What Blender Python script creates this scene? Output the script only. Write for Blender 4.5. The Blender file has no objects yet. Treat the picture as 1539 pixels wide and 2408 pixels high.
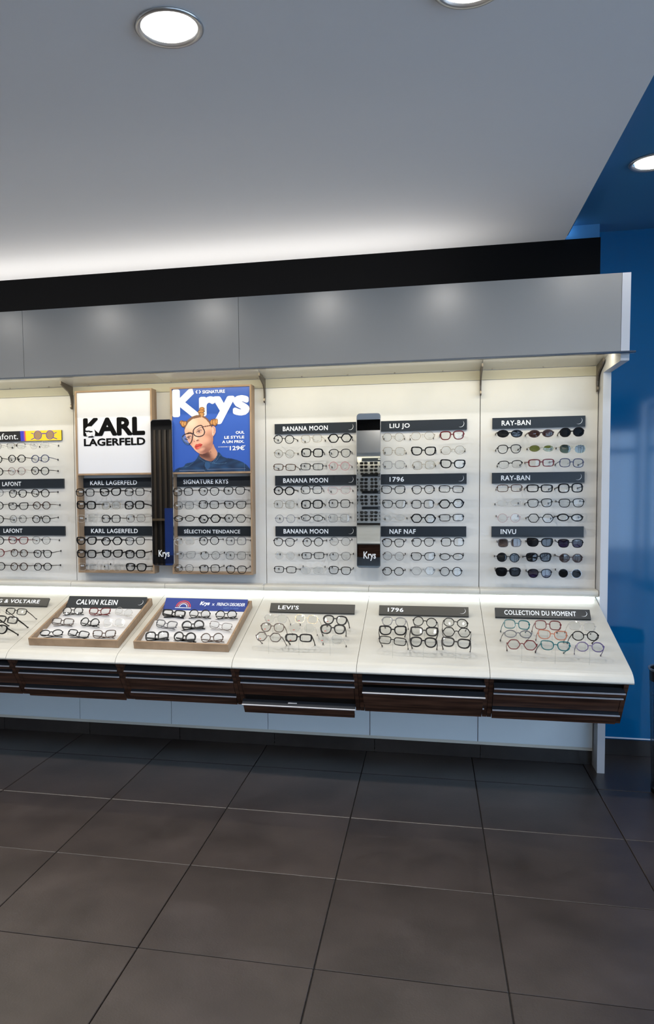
import bpy, math, random
import numpy as np
from mathutils import Vector, Matrix
rnd = random.Random(7)
SC = bpy.context.scene
COL = SC.collection

# ------------------------------------------------------------------ camera
CX, CY, F = 607.8, 1265.2, 1846.6           # principal point and focal length in pixels of the 1539x2408 frame
CPOS = Vector((-0.871, -4.487, 1.5038)); YAW, PITCH, ROLL = -0.2146, -0.0577, -0.0088
_f = Vector((math.sin(YAW), math.cos(YAW), 0)); _r = Vector((math.cos(YAW), -math.sin(YAW), 0)); _u = Vector((0, 0, 1))
f2 = math.cos(PITCH) * _f + math.sin(PITCH) * _u; u2 = -math.sin(PITCH) * _f + math.cos(PITCH) * _u
r3 = math.cos(ROLL) * _r + math.sin(ROLL) * u2; u3 = -math.sin(ROLL) * _r + math.cos(ROLL) * u2
cd = bpy.data.cameras.new('camera'); cam = bpy.data.objects.new('camera', cd); COL.objects.link(cam)
cd.sensor_fit = 'VERTICAL'; cd.sensor_height = 36; cd.lens = F / 2408 * 36
cd.shift_x = (769.5 - CX) / 2408; cd.shift_y = (CY - 1204) / 2408; cd.clip_start = .02
M3 = Matrix((r3, u3, -f2)).transposed(); cam.matrix_world = Matrix.Translation(CPOS) @ M3.to_4x4()
SC.camera = cam
SC.view_settings.view_transform = 'Standard'; SC.view_settings.look = 'None'
SC.view_settings.gamma = 1; SC.view_settings.use_curve_mapping = False
SC.view_settings.exposure = 0.0

# ------------------------------------------------------------------ world and lamps
SUN_SKY = 6.5
w = bpy.data.worlds.new('world'); SC.world = w; w.use_nodes = True
bg = w.node_tree.nodes['Background']; bg.inputs[0].default_value = (.56, .74, 1, 1); bg.inputs[1].default_value = SUN_SKY

def area(name, loc, sx, sy, power, color, rot=(0, 0, 0), shape='RECTANGLE', spread=180):
    l = bpy.data.lights.new(name, 'AREA'); l.shape = shape; l.size = sx; l.size_y = sy; l.energy = power; l.color = color
    l.spread = math.radians(spread)
    o = bpy.data.objects.new(name, l); o.location = loc; o.rotation_euler = rot; COL.objects.link(o); return o
XL, XR, YB = -7.0, 2.6, -9.3          # room limits
UL = -4.8                              # end of the display unit away from the blue wall
WARM = (1, .90, .66); NEU = (1, .95, .88); COOL = (.86, .97, 1)
# tube hidden in the canopy, grazing the display wall
area('canopy_tube_light', ((UL + 0) / 2, -.330, 2.188), 4.76, .03, 15.5, WARM, (math.radians(22), 0, 0))
# strip light under the ledge, over the counter
area('ledge_strip_light', ((UL + 0) / 2, -.082, .930), 4.76, .012, 1.9, COOL, (math.radians(30), 0, 0))
# tube on top of the canopy, washing the ceiling next to the wall
area('canopy_top_light', ((UL - .7) / 2, -.11, 2.42), 4.1, .12, 12, NEU, (math.pi, 0, 0))

# ------------------------------------------------------------------ materials
MATS = {}
def mat(name, col, rough=.5, metal=0, emit=None, es=0, alpha=1, coat=0, spec=.5, trans=0, bump=None, noise=None, ior=1.5):
    if name in MATS: return MATS[name]
    m = bpy.data.materials.new(name); m.use_nodes = True; nt = m.node_tree; b = nt.nodes['Principled BSDF']
    b.inputs['Base Color'].default_value = (*col, 1); b.inputs['Roughness'].default_value = rough; b.inputs['Metallic'].default_value = metal
    b.inputs['Alpha'].default_value = alpha; b.inputs['Coat Weight'].default_value = coat; b.inputs['Coat Roughness'].default_value = .04
    b.inputs['Specular IOR Level'].default_value = spec; b.inputs['Transmission Weight'].default_value = trans; b.inputs['IOR'].default_value = ior
    if emit: b.inputs['Emission Color'].default_value = (*emit, 1); b.inputs['Emission Strength'].default_value = es
    if noise or bump:
        tc = nt.nodes.new('ShaderNodeTexCoord')
    if noise:                                     # noise = (scale, colour2, detail, stretch)
        sc_, c2, det, st = noise
        mp = nt.nodes.new('ShaderNodeMapping'); mp.inputs['Scale'].default_value = st
        n = nt.nodes.new('ShaderNodeTexNoise'); n.inputs['Scale'].default_value = sc_; n.inputs['Detail'].default_value = det
        r = nt.nodes.new('ShaderNodeValToRGB'); r.color_ramp.elements[0].position = .35; r.color_ramp.elements[1].position = .68
        r.color_ramp.elements[0].color = (*col, 1); r.color_ramp.elements[1].color = (*c2, 1)
        nt.links.new(tc.outputs['Object'], mp.inputs[0]); nt.links.new(mp.outputs[0], n.inputs['Vector'])
        nt.links.new(n.outputs[0], r.inputs[0]); nt.links.new(r.outputs[0], b.inputs['Base Color'])
    if bump:
        n = nt.nodes.new('ShaderNodeTexNoise'); n.inputs['Scale'].default_value = bump[0]; n.inputs['Detail'].default_value = 4
        bp = nt.nodes.new('ShaderNodeBump'); bp.inputs['Strength'].default_value = bump[1]; bp.inputs['Distance'].default_value = .004
        nt.links.new(tc.outputs['Object'], n.inputs['Vector']); nt.links.new(n.outputs[0], bp.inputs['Height']); nt.links.new(bp.outputs[0], b.inputs['Normal'])
    MATS[name] = m; return m

def glassmat(name, tint, rough=0.0, fac=.06, top=None):
    """thin lens or pane: tinted transparency with a clear reflection"""
    if name in MATS: return MATS[name]
    m = bpy.data.materials.new(name); m.use_nodes = True; nt = m.node_tree; nt.nodes.clear()
    o = nt.nodes.new('ShaderNodeOutputMaterial'); mx = nt.nodes.new('ShaderNodeMixShader')
    t = nt.nodes.new('ShaderNodeBsdfTransparent'); g = nt.nodes.new('ShaderNodeBsdfGlossy'); g.inputs['Roughness'].default_value = rough
    t.inputs[0].default_value = (*tint, 1)
    lw = nt.nodes.new('ShaderNodeLayerWeight'); lw.inputs[0].default_value = .35
    ad = nt.nodes.new('ShaderNodeMath'); ad.operation = 'MULTIPLY_ADD'; ad.inputs[1].default_value = .45; ad.inputs[2].default_value = fac
    nt.links.new(lw.outputs['Fresnel'], ad.inputs[0]); ad.use_clamp = True
    if top:
        tc = nt.nodes.new('ShaderNodeTexCoord'); sp = nt.nodes.new('ShaderNodeSeparateXYZ'); r = nt.nodes.new('ShaderNodeValToRGB')
        mr = nt.nodes.new('ShaderNodeMapRange'); mr.inputs[1].default_value = -.022; mr.inputs[2].default_value = .018
        nt.links.new(tc.outputs['Object'], sp.inputs[0]); nt.links.new(sp.outputs[2], mr.inputs[0]); nt.links.new(mr.outputs[0], r.inputs[0])
        r.color_ramp.elements[0].color = (*tint, 1); r.color_ramp.elements[1].color = (*top, 1); nt.links.new(r.outputs[0], t.inputs[0])
    nt.links.new(ad.outputs[0], mx.inputs[0]); nt.links.new(t.outputs[0], mx.inputs[1]); nt.links.new(g.outputs[0], mx.inputs[2]); nt.links.new(mx.outputs[0], o.inputs[0])
    MATS[name] = m; return m

CEIL = mat('ceiling_paint', (.80, .81, .84), .8, bump=(60, .05))
BLUE = mat('blue_paint', (.045, .19, .38), .45)
BLUEG = mat('blue_back_painted_glass', (.002, .105, .27), .06, spec=.5)
BLACK = mat('black_bulkhead', (.002, .002, .0025), .7, spec=.1)
FASC = mat('grey_laminate', (.27, .265, .255), .23, spec=.6)
CREAMG = mat('cream_gloss_laminate', (.72, .70, .62), .06, spec=.7)
PANEL = mat('display_panel_laminate', (.58, .58, .57), .5, noise=(2.5, (.66, .65, .63), 5, (1, 1, 1)))
LOWP = mat('lower_panel_laminate', (.76, .82, .85), .4)
SEAM = mat('seam_shadow_gap', (.03, .03, .03), .8)
COUNT = mat('counter_laminate', (.57, .56, .52), .3, noise=(2.2, (.49, .475, .43), 6, (1, 2.2, 1)))
EDGE = mat('white_end_panel', (.52, .53, .56), .35)
CREAM = mat('cream_edge', (.60, .57, .50), .5)
WAL = mat('dark_walnut', (.026, .011, .007), .42, noise=(7, (.110, .050, .030), 8, (.6, 8, 9)), spec=.25)
WALIN = mat('drawer_shadow', (.006, .004, .003), .7)
ALU = mat('brushed_aluminium', (.80, .80, .84), .5, metal=.55)
ALUD = mat('dark_anodised_profile', (.05, .055, .065), .35, metal=.6)
OAK = mat('light_oak', (.34, .235, .150), .5, noise=(12, (.24, .160, .100), 8, (1, 14, 1)), spec=.3)
OAKV = mat('light_oak_upright', (.34, .235, .150), .5, noise=(12, (.24, .160, .100), 8, (8, 8, .6)), spec=.3)
SIGN = mat('banner_navy_black', (.012, .017, .024), .35, spec=.4)
WHITE = mat('white_print', (.80, .83, .88), .5)
SILV = mat('silver_edge', (.75, .76, .78), .2, metal=1)
CHROME = mat('lamp_ring_metal', (.55, .54, .53), .3, metal=.9)
DARKM = mat('bracket_metal', (.16, .14, .12), .38, metal=.8)
PAPER = mat('white_paper', (.60, .60, .62), .6)
MIRR = mat('mirror_glass', (.88, .90, .90), .01, metal=1)
LAMP = mat('lamp_diffuser', (1, 1, 1), .5, emit=(1, .97, .93), es=14)
STRIPE = mat('led_strip', (1, 1, 1), .5, emit=COOL, es=5)
TUBE = mat('tube_diffuser', (1, 1, 1), .5, emit=WARM, es=3)
WALLW = mat('wall_paint_white', (.55, .54, .52), .7)
WALLD = mat('dark_wood_wall', (.02, .015, .012), .6)
BLK = mat('black_plastic', (.006, .006, .007), .35)

def mat_tile():
    m = bpy.data.materials.new('floor_tile'); m.use_nodes = True; nt = m.node_tree; b = nt.nodes['Principled BSDF']
    g = nt.nodes.new('ShaderNodeNewGeometry'); oi = nt.nodes.new('ShaderNodeObjectInfo')
    ad = nt.nodes.new('ShaderNodeVectorMath'); ad.operation = 'MULTIPLY_ADD'; ad.inputs[1].default_value = (1, 1, 1)
    sc = nt.nodes.new('ShaderNodeMath'); sc.operation = 'MULTIPLY'; sc.inputs[1].default_value = 37
    nt.links.new(oi.outputs['Random'], sc.inputs[0]); nt.links.new(g.outputs['Position'], ad.inputs[0]); nt.links.new(sc.outputs[0], ad.inputs[2])
    n = nt.nodes.new('ShaderNodeTexNoise'); n.inputs['Scale'].default_value = 3.2; n.inputs['Detail'].default_value = 7; n.inputs['Roughness'].default_value = .62
    r = nt.nodes.new('ShaderNodeValToRGB'); r.color_ramp.elements[0].position = .3; r.color_ramp.elements[1].position = .75
    r.color_ramp.elements[0].color = (.0255, .0198, .0178, 1); r.color_ramp.elements[1].color = (.052, .041, .037, 1)
    nt.links.new(ad.outputs[0], n.inputs['Vector']); nt.links.new(n.outputs[0], r.inputs[0])
    hs = nt.nodes.new('ShaderNodeHueSaturation'); mr = nt.nodes.new('ShaderNodeMapRange'); mr.inputs[3].default_value = .92; mr.inputs[4].default_value = 1.08
    nt.links.new(oi.outputs['Random'], mr.inputs[0]); nt.links.new(mr.outputs[0], hs.inputs['Value']); nt.links.new(r.outputs[0], hs.inputs['Color']); nt.links.new(hs.outputs[0], b.inputs['Base Color'])
    n2 = nt.nodes.new('ShaderNodeTexNoise'); n2.inputs['Scale'].default_value = 130; n2.inputs['Detail'].default_value = 3
    bp = nt.nodes.new('ShaderNodeBump'); bp.inputs['Strength'].default_value = .16; bp.inputs['Distance'].default_value = .002
    nt.links.new(g.outputs['Position'], n2.inputs['Vector']); nt.links.new(n2.outputs[0], bp.inputs['Height']); nt.links.new(bp.outputs[0], b.inputs['Normal'])
    b.inputs['Roughness'].default_value = .36; b.inputs['Specular IOR Level'].default_value = .45
    return m
TILE = mat_tile(); GROUT = mat('grout', (.010, .009, .0085), .8)
SKT = mat('skirting_tile', (.024, .021, .020), .14, noise=(4, (.036, .031, .029), 5, (1, 1, 1)))

# ------------------------------------------------------------------ helpers
def tag(o, label=None, cat=None, group=None, kind=None):
    if label: o['label'] = label
    if cat: o['category'] = cat
    if group: o['group'] = group
    if kind: o['kind'] = kind
    return o
def link(o, parent=None):
    COL.objects.link(o)
    if parent is not None: o.parent = parent
    return o
def empty(name, loc=(0, 0, 0), mtx=None):
    o = bpy.data.objects.new(name, None); o.empty_display_size = .05
    if mtx is not None: o.matrix_world = mtx
    else: o.location = loc
    return link(o)
class MB:
    def __init__(s): s.v = []; s.f = []
    def quadface(s, *p):
        n = len(s.v); s.v += [tuple(q) for q in p]; s.f.append(tuple(range(n, n + len(p)))); return s
    def box(s, x0, x1, y0, y1, z0, z1, bev=0):
        if bev:
            b = bev; n = len(s.v)
            pr = [(x0 + b, y0), (x1 - b, y0), (x1, y0 + b), (x1, y1 - b), (x1 - b, y1), (x0 + b, y1), (x0, y1 - b), (x0, y0 + b)]
            pi = [(x0 + b, y0 + b), (x1 - b, y0 + b), (x1 - b, y0 + b), (x1 - b, y1 - b), (x1 - b, y1 - b), (x0 + b, y1 - b), (x0 + b, y1 - b), (x0 + b, y0 + b)]
            s.v += [(x, y, z0) for x, y in pr] + [(x, y, z1 - b) for x, y in pr] + [(x, y, z1) for x, y in pi]
            for L in (0, 8):
                for i in range(8):
                    j = (i + 1) % 8; s.f.append((n + L + i, n + L + j, n + L + 8 + j, n + L + 8 + i))
            s.f.append(tuple(n + 16 + i for i in range(8))); s.f.append(tuple(n + 7 - i for i in range(8))); return s
        n = len(s.v)
        s.v += [(x, y, z) for z in (z0, z1) for x, y in ((x0, y0), (x1, y0), (x1, y1), (x0, y1))]
        s.f += [(n + 3, n + 2, n + 1, n), (n + 4, n + 5, n + 6, n + 7)] + [(n + i, n + (i + 1) % 4, n + 4 + (i + 1) % 4, n + 4 + i) for i in range(4)]
        return s
    def prism_x(s, prof, x0, x1):            # closed profile of (y, z) extruded along x
        n = len(s.v); k = len(prof)
        s.v += [(x0, y, z) for y, z in prof] + [(x1, y, z) for y, z in prof]
        s.f += [(n + i, n + (i + 1) % k, n + k + (i + 1) % k, n + k + i) for i in range(k)]
        s.f += [tuple(n + k - 1 - i for i in range(k)), tuple(n + k + i for i in range(k))]; return s
    def prism_y(s, prof, y0, y1):            # closed profile of (x, z) extruded along y
        n = len(s.v); k = len(prof)
        s.v += [(x, y0, z) for x, z in prof] + [(x, y1, z) for x, z in prof]
        s.f += [(n + i, n + (i + 1) % k, n + k + (i + 1) % k, n + k + i) for i in range(k)]
        s.f += [tuple(n + k - 1 - i for i in range(k)), tuple(n + k + i for i in range(k))]; return s
    def lathe(s, prof, seg=32, c=(0, 0)):    # (r, z)
        n = len(s.v); k = len(prof)
        for r, z in prof:
            for i in range(seg):
                a = 2 * math.pi * i / seg; s.v.append((c[0] + r * math.cos(a), c[1] + r * math.sin(a), z))
        for j in range(k - 1):
            for i in range(seg):
                s.f.append((n + j * seg + i, n + j * seg + (i + 1) % seg, n + (j + 1) * seg + (i + 1) % seg, n + (j + 1) * seg + i))
        return s
    def bar(s, a, b, w, h, up=(0, 0, 1)):    # box along a segment
        a, b = Vector(a), Vector(b); d = (b - a).normalized(); u = Vector(up)
        sd = d.cross(u)
        if sd.length < 1e-4: sd = d.cross(Vector((1, 0, 0)))
        sd.normalize(); u = sd.cross(d).normalized(); n = len(s.v)
        for p in (a, b):
            for i, j in ((-1, -1), (1, -1), (1, 1), (-1, 1)): s.v.append(tuple(p + sd * (i * w / 2) + u * (j * h / 2)))
        s.f += [(n, n + 1, n + 2, n + 3), (n + 7, n + 6, n + 5, n + 4)] + [(n + i, n + 4 + i, n + 4 + (i + 1) % 4, n + (i + 1) % 4) for i in range(4)]
        return s
    def mesh(s, name, m=None, smooth=False):
        me = bpy.data.meshes.new(name); me.from_pydata(s.v, [], s.f); me.update()
        if m: me.materials.append(m)
        if smooth: me.polygons.foreach_set('use_smooth', [True] * len(me.polygons))
        # consistent outward normals
        import bmesh
        bm = bmesh.new(); bm.from_mesh(me); bmesh.ops.recalc_face_normals(bm, faces=bm.faces); bm.to_mesh(me); bm.free()
        return me
    def build(s, name, m, parent=None, smooth=False):
        return link(bpy.data.objects.new(name, s.mesh(name, m, smooth)), parent)
def box(name, m, parent, *a, bev=0): return MB().box(*a, bev=bev).build(name, m, parent)
def inst(name, me, parent, loc=(0, 0, 0), rot=(0, 0, 0)):
    o = bpy.data.objects.new(name, me); o.location = loc; o.rotation_euler = rot; return link(o, parent)
def on(px, py, ax, v):
    d = f2 + (px - CX) / F * r3 - (py - CY) / F * u3; i = 'xyz'.index(ax); return CPOS + d * ((v - CPOS[i]) / d[i])

TXT = {}
def text_verts(body, bold=0.0, shear=0.0, space=1.0):
    k = (body, bold, shear, space)
    if k not in TXT:
        c = bpy.data.curves.new('t', 'FONT'); c.body = body; c.shear = shear; c.space_character = space; c.resolution_u = 3
        o = bpy.data.objects.new('t', c); COL.objects.link(o); dg = bpy.context.evaluated_depsgraph_get(); dg.update()
        me = bpy.data.meshes.new_from_object(o.evaluated_get(dg)); v = np.array([tuple(q.co) for q in me.vertices]); f = [tuple(p.vertices) for p in me.polygons]
        bpy.data.objects.remove(o); bpy.data.curves.remove(c); bpy.data.meshes.remove(me)
        if bold > 0:
            n0 = len(v); V_ = [v]; F_ = list(f)
            for q in range(12):
                a = q * math.pi / 6; V_.append(v + np.array([bold * math.cos(a), bold * math.sin(a), (q + 1) * 4e-5])); F_ += [tuple(i + n0 * (q + 1) for i in p) for p in f]
            v = np.concatenate(V_); f = F_
        TXT[k] = (v, f)
    return TXT[k]
def lettering(name, body, m, parent, x0, x1, z0, z1, y, bold=.0, shear=0., space=1., mirror=False, mtx=None):
    """flat printed lettering fitted to a box in the x-z plane of its parent, facing -y"""
    v, f = text_verts(body, bold, shear, space); lo, hi = v.min(0), v.max(0)
    X = x0 + (v[:, 0] - lo[0]) / (hi[0] - lo[0]) * (x1 - x0); Z = z0 + (v[:, 1] - lo[1]) / (hi[1] - lo[1]) * (z1 - z0)
    me = bpy.data.meshes.new(name); me.from_pydata([(a, y - c_, b) for a, b, c_ in zip(X, Z, v[:, 2])], [], f); me.materials.append(m)
    return link(bpy.data.objects.new(name, me), parent)
def flat(name, pts, m, parent, y):
    return MB().quadface(*[(a, y, b) for a, b in pts]).build(name, m, parent)
def ell(cx, cz, rx, rz, n=20, a0=0, a1=2 * math.pi, rot=0):
    out = []
    for i in range(n):
        a = a0 + (a1 - a0) * i / (n if abs(a1 - a0) > 6.2 else n - 1); x, z = rx * math.cos(a), rz * math.sin(a)
        out.append((cx + x * math.cos(rot) - z * math.sin(rot), cz + x * math.sin(rot) + z * math.cos(rot)))
    return out
def arcband(cx, cz, r0, r1, a0, a1, n=14, taper=False):
    P = []
    for i in range(n):
        a = a0 + (a1 - a0) * i / (n - 1); P.append((cx + r1 * math.cos(a), cz + r1 * math.sin(a)))
    for i in range(n - 1, -1, -1):
        a = a0 + (a1 - a0) * i / (n - 1); q = r0 + (r1 - r0) * (1 - math.sin(math.pi * i / (n - 1))) if taper else r0
        P.append((cx + q * math.cos(a), cz + q * math.sin(a)))
    return P

# ------------------------------------------------------------------ room shell
ZC, ZB, XS = 2.844, 2.920, -.164
fl = MB().box(XL, XR, YB, .23, -.06, -.008).build('floor', GROUT); tag(fl, kind='structure')
T, TY, GX, GY, G = .5904, .588, -.041, .2444, .004
tile_me = MB().box(-T / 2 + G / 2, T / 2 - G / 2, -TY / 2 + G / 2, TY / 2 - G / 2, -.009, 0, bev=.0018).mesh('tile', TILE)
for i in range(-11, 4):
    for j in range(0, 16):
        cx_ = GX + (i + .5) * T; cy_ = GY - (j + .5) * TY
        if cx_ - T / 2 < XL or cx_ + T / 2 > XR or cy_ - TY / 2 < YB: continue
        if j == 0 and False: continue
        inst('tile', tile_me, fl, (cx_, cy_, -.0006 * rnd.random()))
tag(MB().box(XL, XS, YB, .10, ZC, ZC + .03).build('ceiling', CEIL), kind='structure')
bc = MB().box(XS, XR, YB, .30, ZB, ZB + .03); bc.box(XS, XS + .004, YB, .0, ZC, ZB); tag(bc.build('ceiling_blue', BLUE), kind='structure')
tag(MB().box(XL, .012, .10, .30, 0, ZC).build('wall_back', WALLW), kind='structure')
tag(MB().box(XS, .014, .085, .30, ZC, ZB).build('trim_1', BLUE), kind='structure')          # blue strip between the two ceilings
tag(MB().box(XL, .0155, .064, .0999, 2.35, ZC).build('trim_2', BLACK), kind='structure')     # black bulkhead band
wb = MB().box(.013, .95, .232, .30, .085, ZB).build('wall_right', BLUEG); tag(wb, kind='structure')
box('panel', BLUEG, wb, .954, XR, .232, .30, .085, ZB)
box('plinth', SEAM, wb, .013, XR, .24, .30, 0, .084)
box('edge_trim', ALU, wb, .013, XR, .226, .232, .094, .100)
bb = MB().box(UL, .0052, .033, .05, 0, .012).build('baseboard_back', SEAM); tag(bb, kind='structure')
sk = MB().box(-.2935, .2935, -.006, .006, 0, .088).mesh('skirting_tile', SKT)
for i in range(-8, 0): inst('skirting_tile', sk, bb, (GX + (i + .5) * T + .047, .0285, .001))
b2 = MB().box(.06, XR, .228, .2319, 0, .012).build('baseboard_right', SEAM); tag(b2, kind='structure')
for i in range(0, 4): inst('skirting_tile', sk, b2, (.35 + i * T, .224, .001))
tag(MB().box(XL - .1, XL, YB, .30, 0, ZC).build('wall_left', WALLW), kind='structure')
# opposite wall: dark wood part, white part with a display, and the shopfront
wf = MB().box(XL, -4.35, YB - .1, YB, 0, ZC); wf.box(-4.35, .45, YB - .1, YB, 0, ZC); wf.box(.45, XR, YB - .1, YB, 2.55, ZB)
tag(wf.build('wall_front', WALLD), kind='structure')
for k in range(26):
    pass
sl_me = MB().box(-.02, .02, 0, .03, 0, 2.6).mesh('slat', mat('oiled_wood_slat', (.075, .05, .028), .5))
wfo = bpy.data.objects['wall_front']
for k in range(26): inst('slat', sl_me, wfo, (-6.93 + k * .1, YB + .0005, .05))
# shopfront: glazed side wall and glazed end with mullions
ALF = mat('shopfront_frame', (.35, .37, .40), .4, metal=.5); PANE = glassmat('shopfront_pane', (.93, .97, .98))
def shopfront(name, p0, p1, zt):
    p0, p1 = Vector(p0), Vector(p1); L = (p1 - p0).length; n = max(2, round(L / 1.3)); d = (p1 - p0) / n
    fr = MB()
    for i in range(n + 1): q = p0 + d * i; fr.bar(q + Vector((0, 0, .0)), q + Vector((0, 0, zt)), .07, .07)
    for z in (.05, 2.15, zt - .04): fr.bar(p0 + Vector((0, 0, z)), p1 + Vector((0, 0, z)), .06, .08)
    o = tag(fr.build(name, ALF), kind='structure')
    for i in range(n):
        a, b = p0 + d * i, p0 + d * (i + 1); u = d.normalized() * .035
        for z0, z1 in ((.09, 2.11), (2.19, zt - .08)):
            MB().quadface(a + u + Vector((0, 0, z0)), b - u + Vector((0, 0, z0)), b - u + Vector((0, 0, z1)), a + u + Vector((0, 0, z1))).build('pane', PANE, o)
shopfront('window_1', (XR, -8.9, 0), (XR, -1.2, 0), 2.88)
shopfront('window_2', (.5, YB - .03, 0), (XR - .05, YB - .03, 0), 2.55)
tag(MB().box(XR, XR + .08, -1.2, .30, 0, ZB).build('wall_side', BLUE), kind='structure')
tag(MB().box(-6, 9, YB - 9, 3, -.16, -.10).build('ground', mat('pavement', (.30, .30, .30), .8, noise=(1.5, (.36, .35, .34), 6, (1, 1, 1)))), kind='structure')

# ------------------------------------------------------------------ recessed ceiling lamps
LAB = {(-1.608, -2.25): 'white recessed downlight glowing in the white ceiling above the lettered poster side', (-.768, -2.25): 'second glowing recessed downlight in the white ceiling, nearer the blue ceiling',
       (.074, -.71): 'metal-ringed recessed downlight set in the blue ceiling above the canopy end'}
ring_me = MB().lathe([(.098, 0), (.100, -.004), (.094, -.009), (.082, -.006), (.076, .02), (.072, .045)], 40).mesh('ring', CHROME, True)
lens_me = MB().lathe([(.0005, .0), (.074, .0), (.074, .004)], 40).mesh('diffuser', LAMP)
can_me = MB().lathe([(.073, 0), (.073, .024), (.001, .024)], 32).mesh('housing', CHROME)
def downlight(x, y, P=19):
    z = ZC if x < XS else ZB
    t = empty('downlight', (x, y, z)); tag(t, LAB.get((x, y), 'white recessed ceiling downlight in the rows behind the camera'), 'ceiling light', 'recessed downlights')
    inst('ring', ring_me, t); inst('diffuser', lens_me, t, (0, 0, -.003))
    area('downlight_bulb', (x, y, z - .012), .12, .12, P, NEU, shape='DISK', spread=165).parent = t
    bpy.data.objects[-1] if False else None
    return t
for k in range(-4, 2):
    x = round(-1.608 + .84 * k, 3)
    downlight(x, -2.25)
downlight(.074, -.71, 3); downlight(.064, -2.25, 8)
for x in (-5.6, -3.5, -1.4): downlight(x, -5.4, 20)
for x in (-5.75, -3.3, -1.6, .1): downlight(x, -8.6, 8)
for o in list(bpy.data.objects):
    if o.type == 'LIGHT' and o.parent: o.location = (0, 0, -.014)

# ------------------------------------------------------------------ the display unit
Mo = .6
du = empty('display_wall', (-.3, 0, 0)); tag(du, 'cream laminate display wall of tall panels behind the eyewear', 'wall display')
def loc(o, *a): return o
def pbox(name, m, parent, x0, x1, y0, y1, z0, z1, bev=0):
    p = parent.location if parent.parent is None else (parent.location + parent.parent.location)
    return box(name, m, parent, x0 - p[0], x1 - p[0], y0 - p[1], y1 - p[1], z0 - p[2], z1 - p[2], bev=bev)
g = .0018
for a, b in ((-.6, .004), (-1.8, -.6), (-3.0, -1.8), (-4.2, -3.0), (UL, -4.2)):
    pbox('panel', PANEL, du, a + g, b - g, 0, .02, .94, 2.20)
for k in range(-8, 0):
    pbox('lower_panel', LOWP, du, k * Mo + g, (k + 1) * Mo - g + (.004 if k == -1 else 0), 0, .02, .102, .90)
pbox('panel_rail', CREAM, du, UL, .004, .003, .022, .084, .101)
pbox('backing', SEAM, du, UL, .004, .021, .027, .10, 2.3)
# end panels (white uprights with the arm that carries the canopy)
def endpanel(x0, x1, lab):
    pr = [(.03, 0), (-.105, 0), (-.105, 2.108), (-.478, 2.108), (-.486, 2.512), (.03, 2.512)]
    o = MB().prism_x([(y, z) for y, z in pr], x0, x1).build('end_panel', EDGE); tag(o, lab, 'side panel', None); return o
endpanel(.006, .044, 'white upright side panel and canopy arm beside the blue wall')
endpanel(UL - .04, UL - .002, 'white upright side panel at the end away from the blue wall')
# ledge
le = empty('ledge', (-2.4, -.045, .94)); tag(le, 'narrow cream ledge with rounded nose running along the foot of the wall panels', 'ledge')
lp = [(.0, .973), (-.070, .973), (-.081, .970), (-.088, .963), (-.090, .954), (-.087, .944), (-.080, .939), (-.070, .937), (-.012, .937), (0, .945)]
for k in range(-8, 0):
    MB().prism_x([(y + .045, z - .94) for y, z in lp], k * Mo + g * .5 + 2.4, (k + 1) * Mo - g * .5 + 2.4 + (.004 if k == -1 else 0)).build('board', COUNT, le)
pbox('light_strip', STRIPE, le, UL + .02, -.005, -.030, -.018, .921, .936)
# counter slabs
ct = empty('display_counter', (-2.4, -.45, .8)); tag(ct, 'sloping cream counter top with rounded front edge, made of joined slabs', 'counter')
cp = [(-.001, .900), (-.001, .9283), (-.775, .7146), (-.795, .7088), (-.813, .7025), (-.829, .6945), (-.842, .6850), (-.851, .6745), (-.856, .6660), (-.8555, .6610), (-.852, .6570), (-.845, .6545), (-.835, .6535), (-.80, .6535), (-.775, .6570)]
for k in range(-8, 0):
    a = k * Mo + g * .6; b = (k + 1) * Mo - g * .6 + (.0035 if k == -1 else 0)
    MB().prism_x([(y + .45, z - .8) for y, z in cp], a + 2.4, b + 2.4).build('slab', COUNT, ct)
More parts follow.
